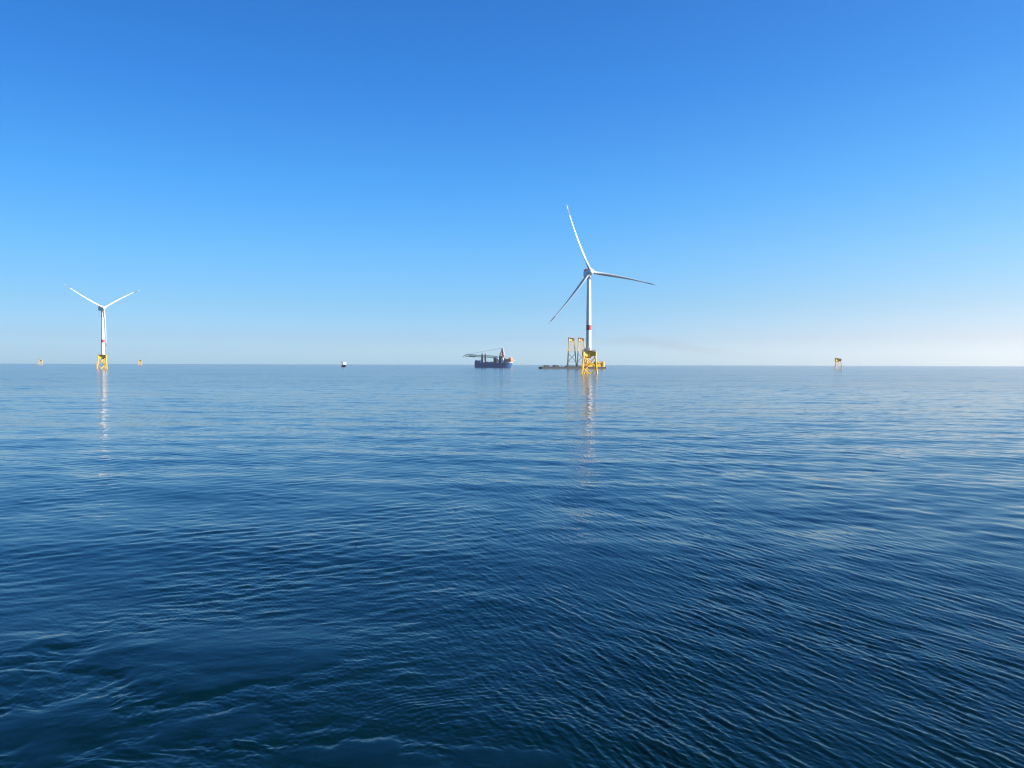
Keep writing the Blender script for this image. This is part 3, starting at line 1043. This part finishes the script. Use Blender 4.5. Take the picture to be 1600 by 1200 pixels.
MB().bevel_box((-12, 1.0, 4.6 + 1.4), (7, 6, 2.8), 0.3).bevel_box((-17, -1, 4.6 + 0.9), (3.0, 7, 1.8), 0.3).build('deck_cargo', M['grey'], boat, smooth=False)
MB().tube((-20.6, -5.6, 4.7), (-20.6, 5.6, 4.7), 0.35, n=8).tube((-20, -5.9, 5.4), (2, -6.0, 5.6), 0.2, n=6).tube((-20, 5.9, 5.4), (2, 6.0, 5.6), 0.2, n=6).build('bulwark', M['hull_dark'], bh)
tag(boat, 'small dark hulled vessel with white wheelhouse alone between the distant turbine and the crane ship', 'boat')


# ------------------------------------------------------------------ haze and smoke
def volume_mat(name, c, density, aniso):
    m = bpy.data.materials.new(name)
    m.use_nodes = True
    t = m.node_tree
    t.nodes.clear()
    o = t.nodes.new("ShaderNodeOutputMaterial")
    v = t.nodes.new("ShaderNodeVolumePrincipled")
    v.inputs["Color"].default_value = (*c, 1)
    v.inputs["Density"].default_value = density
    v.inputs["Anisotropy"].default_value = aniso
    t.links.new(v.outputs[0], o.inputs["Volume"])
    return m, t, v


HAZE = 0.000035
if HAZE > 0:
    hm, _, _ = volume_mat("sea_haze", (0.94, 0.97, 1.0), HAZE, 0.35)
    hz = MB().box((0, 0, 120.0 - 2.0), (25400, 25400, 248.0)).build('haze', hm, None, smooth=False)
    tag(hz, kind='stuff')

# a thin brown exhaust plume drifts off low over the water beyond the barge
YP = 2350.0
PLUME = [(928, 543.0, 5), (950, 535.0, 11), (985, 530.5, 16), (1020, 534.0, 19), (1060, 541.0, 19), (1105, 548.5, 17), (1160, 555.0, 14), (1220, 559.0, 11), (1270, 561.0, 7)]
pc = [(at_px(px, YP), CAM_H + (569.0 + (px - 800) * 0.0026 - py) * YP / FPX, w_) for px, py, w_ in PLUME]
x0p, x1p = pc[0][0], pc[-1][0]
mp_ = MB()
mp_.loft([[(xc, YP + 1.6 * w_ * math.sin(2 * math.pi * k / 16), zc + 1.5 * w_ * math.cos(2 * math.pi * k / 16)) for k in range(16)] for xc, zc, w_ in pc])
pm, pt, pv = volume_mat("smoke", (0.52, 0.43, 0.36), 0.0, 0.2)
tcp = pt.nodes.new("ShaderNodeTexCoord")
sp = pt.nodes.new("ShaderNodeSeparateXYZ")
pt.links.new(tcp.outputs["Object"], sp.inputs[0])


def pmath(op, a, b_=None):
    n = pt.nodes.new("ShaderNodeMath")
    n.operation = op
    for i, v in enumerate((a, b_)):
        if v is None:
            continue
        if isinstance(v, (int, float)):
            n.inputs[i].default_value = v
        else:
            pt.links.new(v, n.inputs[i])
    return n.outputs[0]


un = pmath('DIVIDE', pmath('SUBTRACT', sp.outputs[0], x0p), x1p - x0p)
cr = pt.nodes.new("ShaderNodeValToRGB")
cr.color_ramp.interpolation = 'B_SPLINE'
while len(cr.color_ramp.elements) < len(pc):
    cr.color_ramp.elements.new(0.5)
for e, (xc, zc, w_) in zip(cr.color_ramp.elements, pc):
    e.position = (xc - x0p) / (x1p - x0p)
    fade = min(1.0, (xc - x0p) / 60.0) * (1 - ((xc - x0p) / (x1p - x0p)) ** 1.5)
    e.color = (zc / 200.0, w_ / 40.0, fade, 1)
pt.links.new(un, cr.inputs[0])
s3 = pt.nodes.new("ShaderNodeSeparateColor")
pt.links.new(cr.outputs[0], s3.inputs[0])
wdt = pmath('MULTIPLY', s3.outputs[1], 40.0)
dz = pmath('DIVIDE', pmath('SUBTRACT', sp.outputs[2], pmath('MULTIPLY', s3.outputs[0], 200.0)), wdt)
dy = pmath('DIVIDE', pmath('SUBTRACT', sp.outputs[1], YP), wdt)
gs = pmath('POWER', 2.718, pmath('MULTIPLY', pmath('ADD', pmath('MULTIPLY', dz, dz), pmath('MULTIPLY', dy, dy)), -1.9))
pn = pt.nodes.new("ShaderNodeTexNoise")
pn.inputs["Scale"].default_value = 0.03
pn.inputs["Detail"].default_value = 4
pt.links.new(tcp.outputs["Object"], pn.inputs["Vector"])
den = pmath('MULTIPLY', pmath('MULTIPLY', gs, s3.outputs[2]), pmath('MULTIPLY', pn.outputs["Fac"], 0.016))
pt.links.new(den, pv.inputs["Density"])
plume = mp_.build('smoke_plume', pm, None)
tag(plume, 'faint brown smoke trail drifting low to the right behind the tall turbine', 'smoke', kind='stuff')

print("scene built", len(bpy.data.objects))
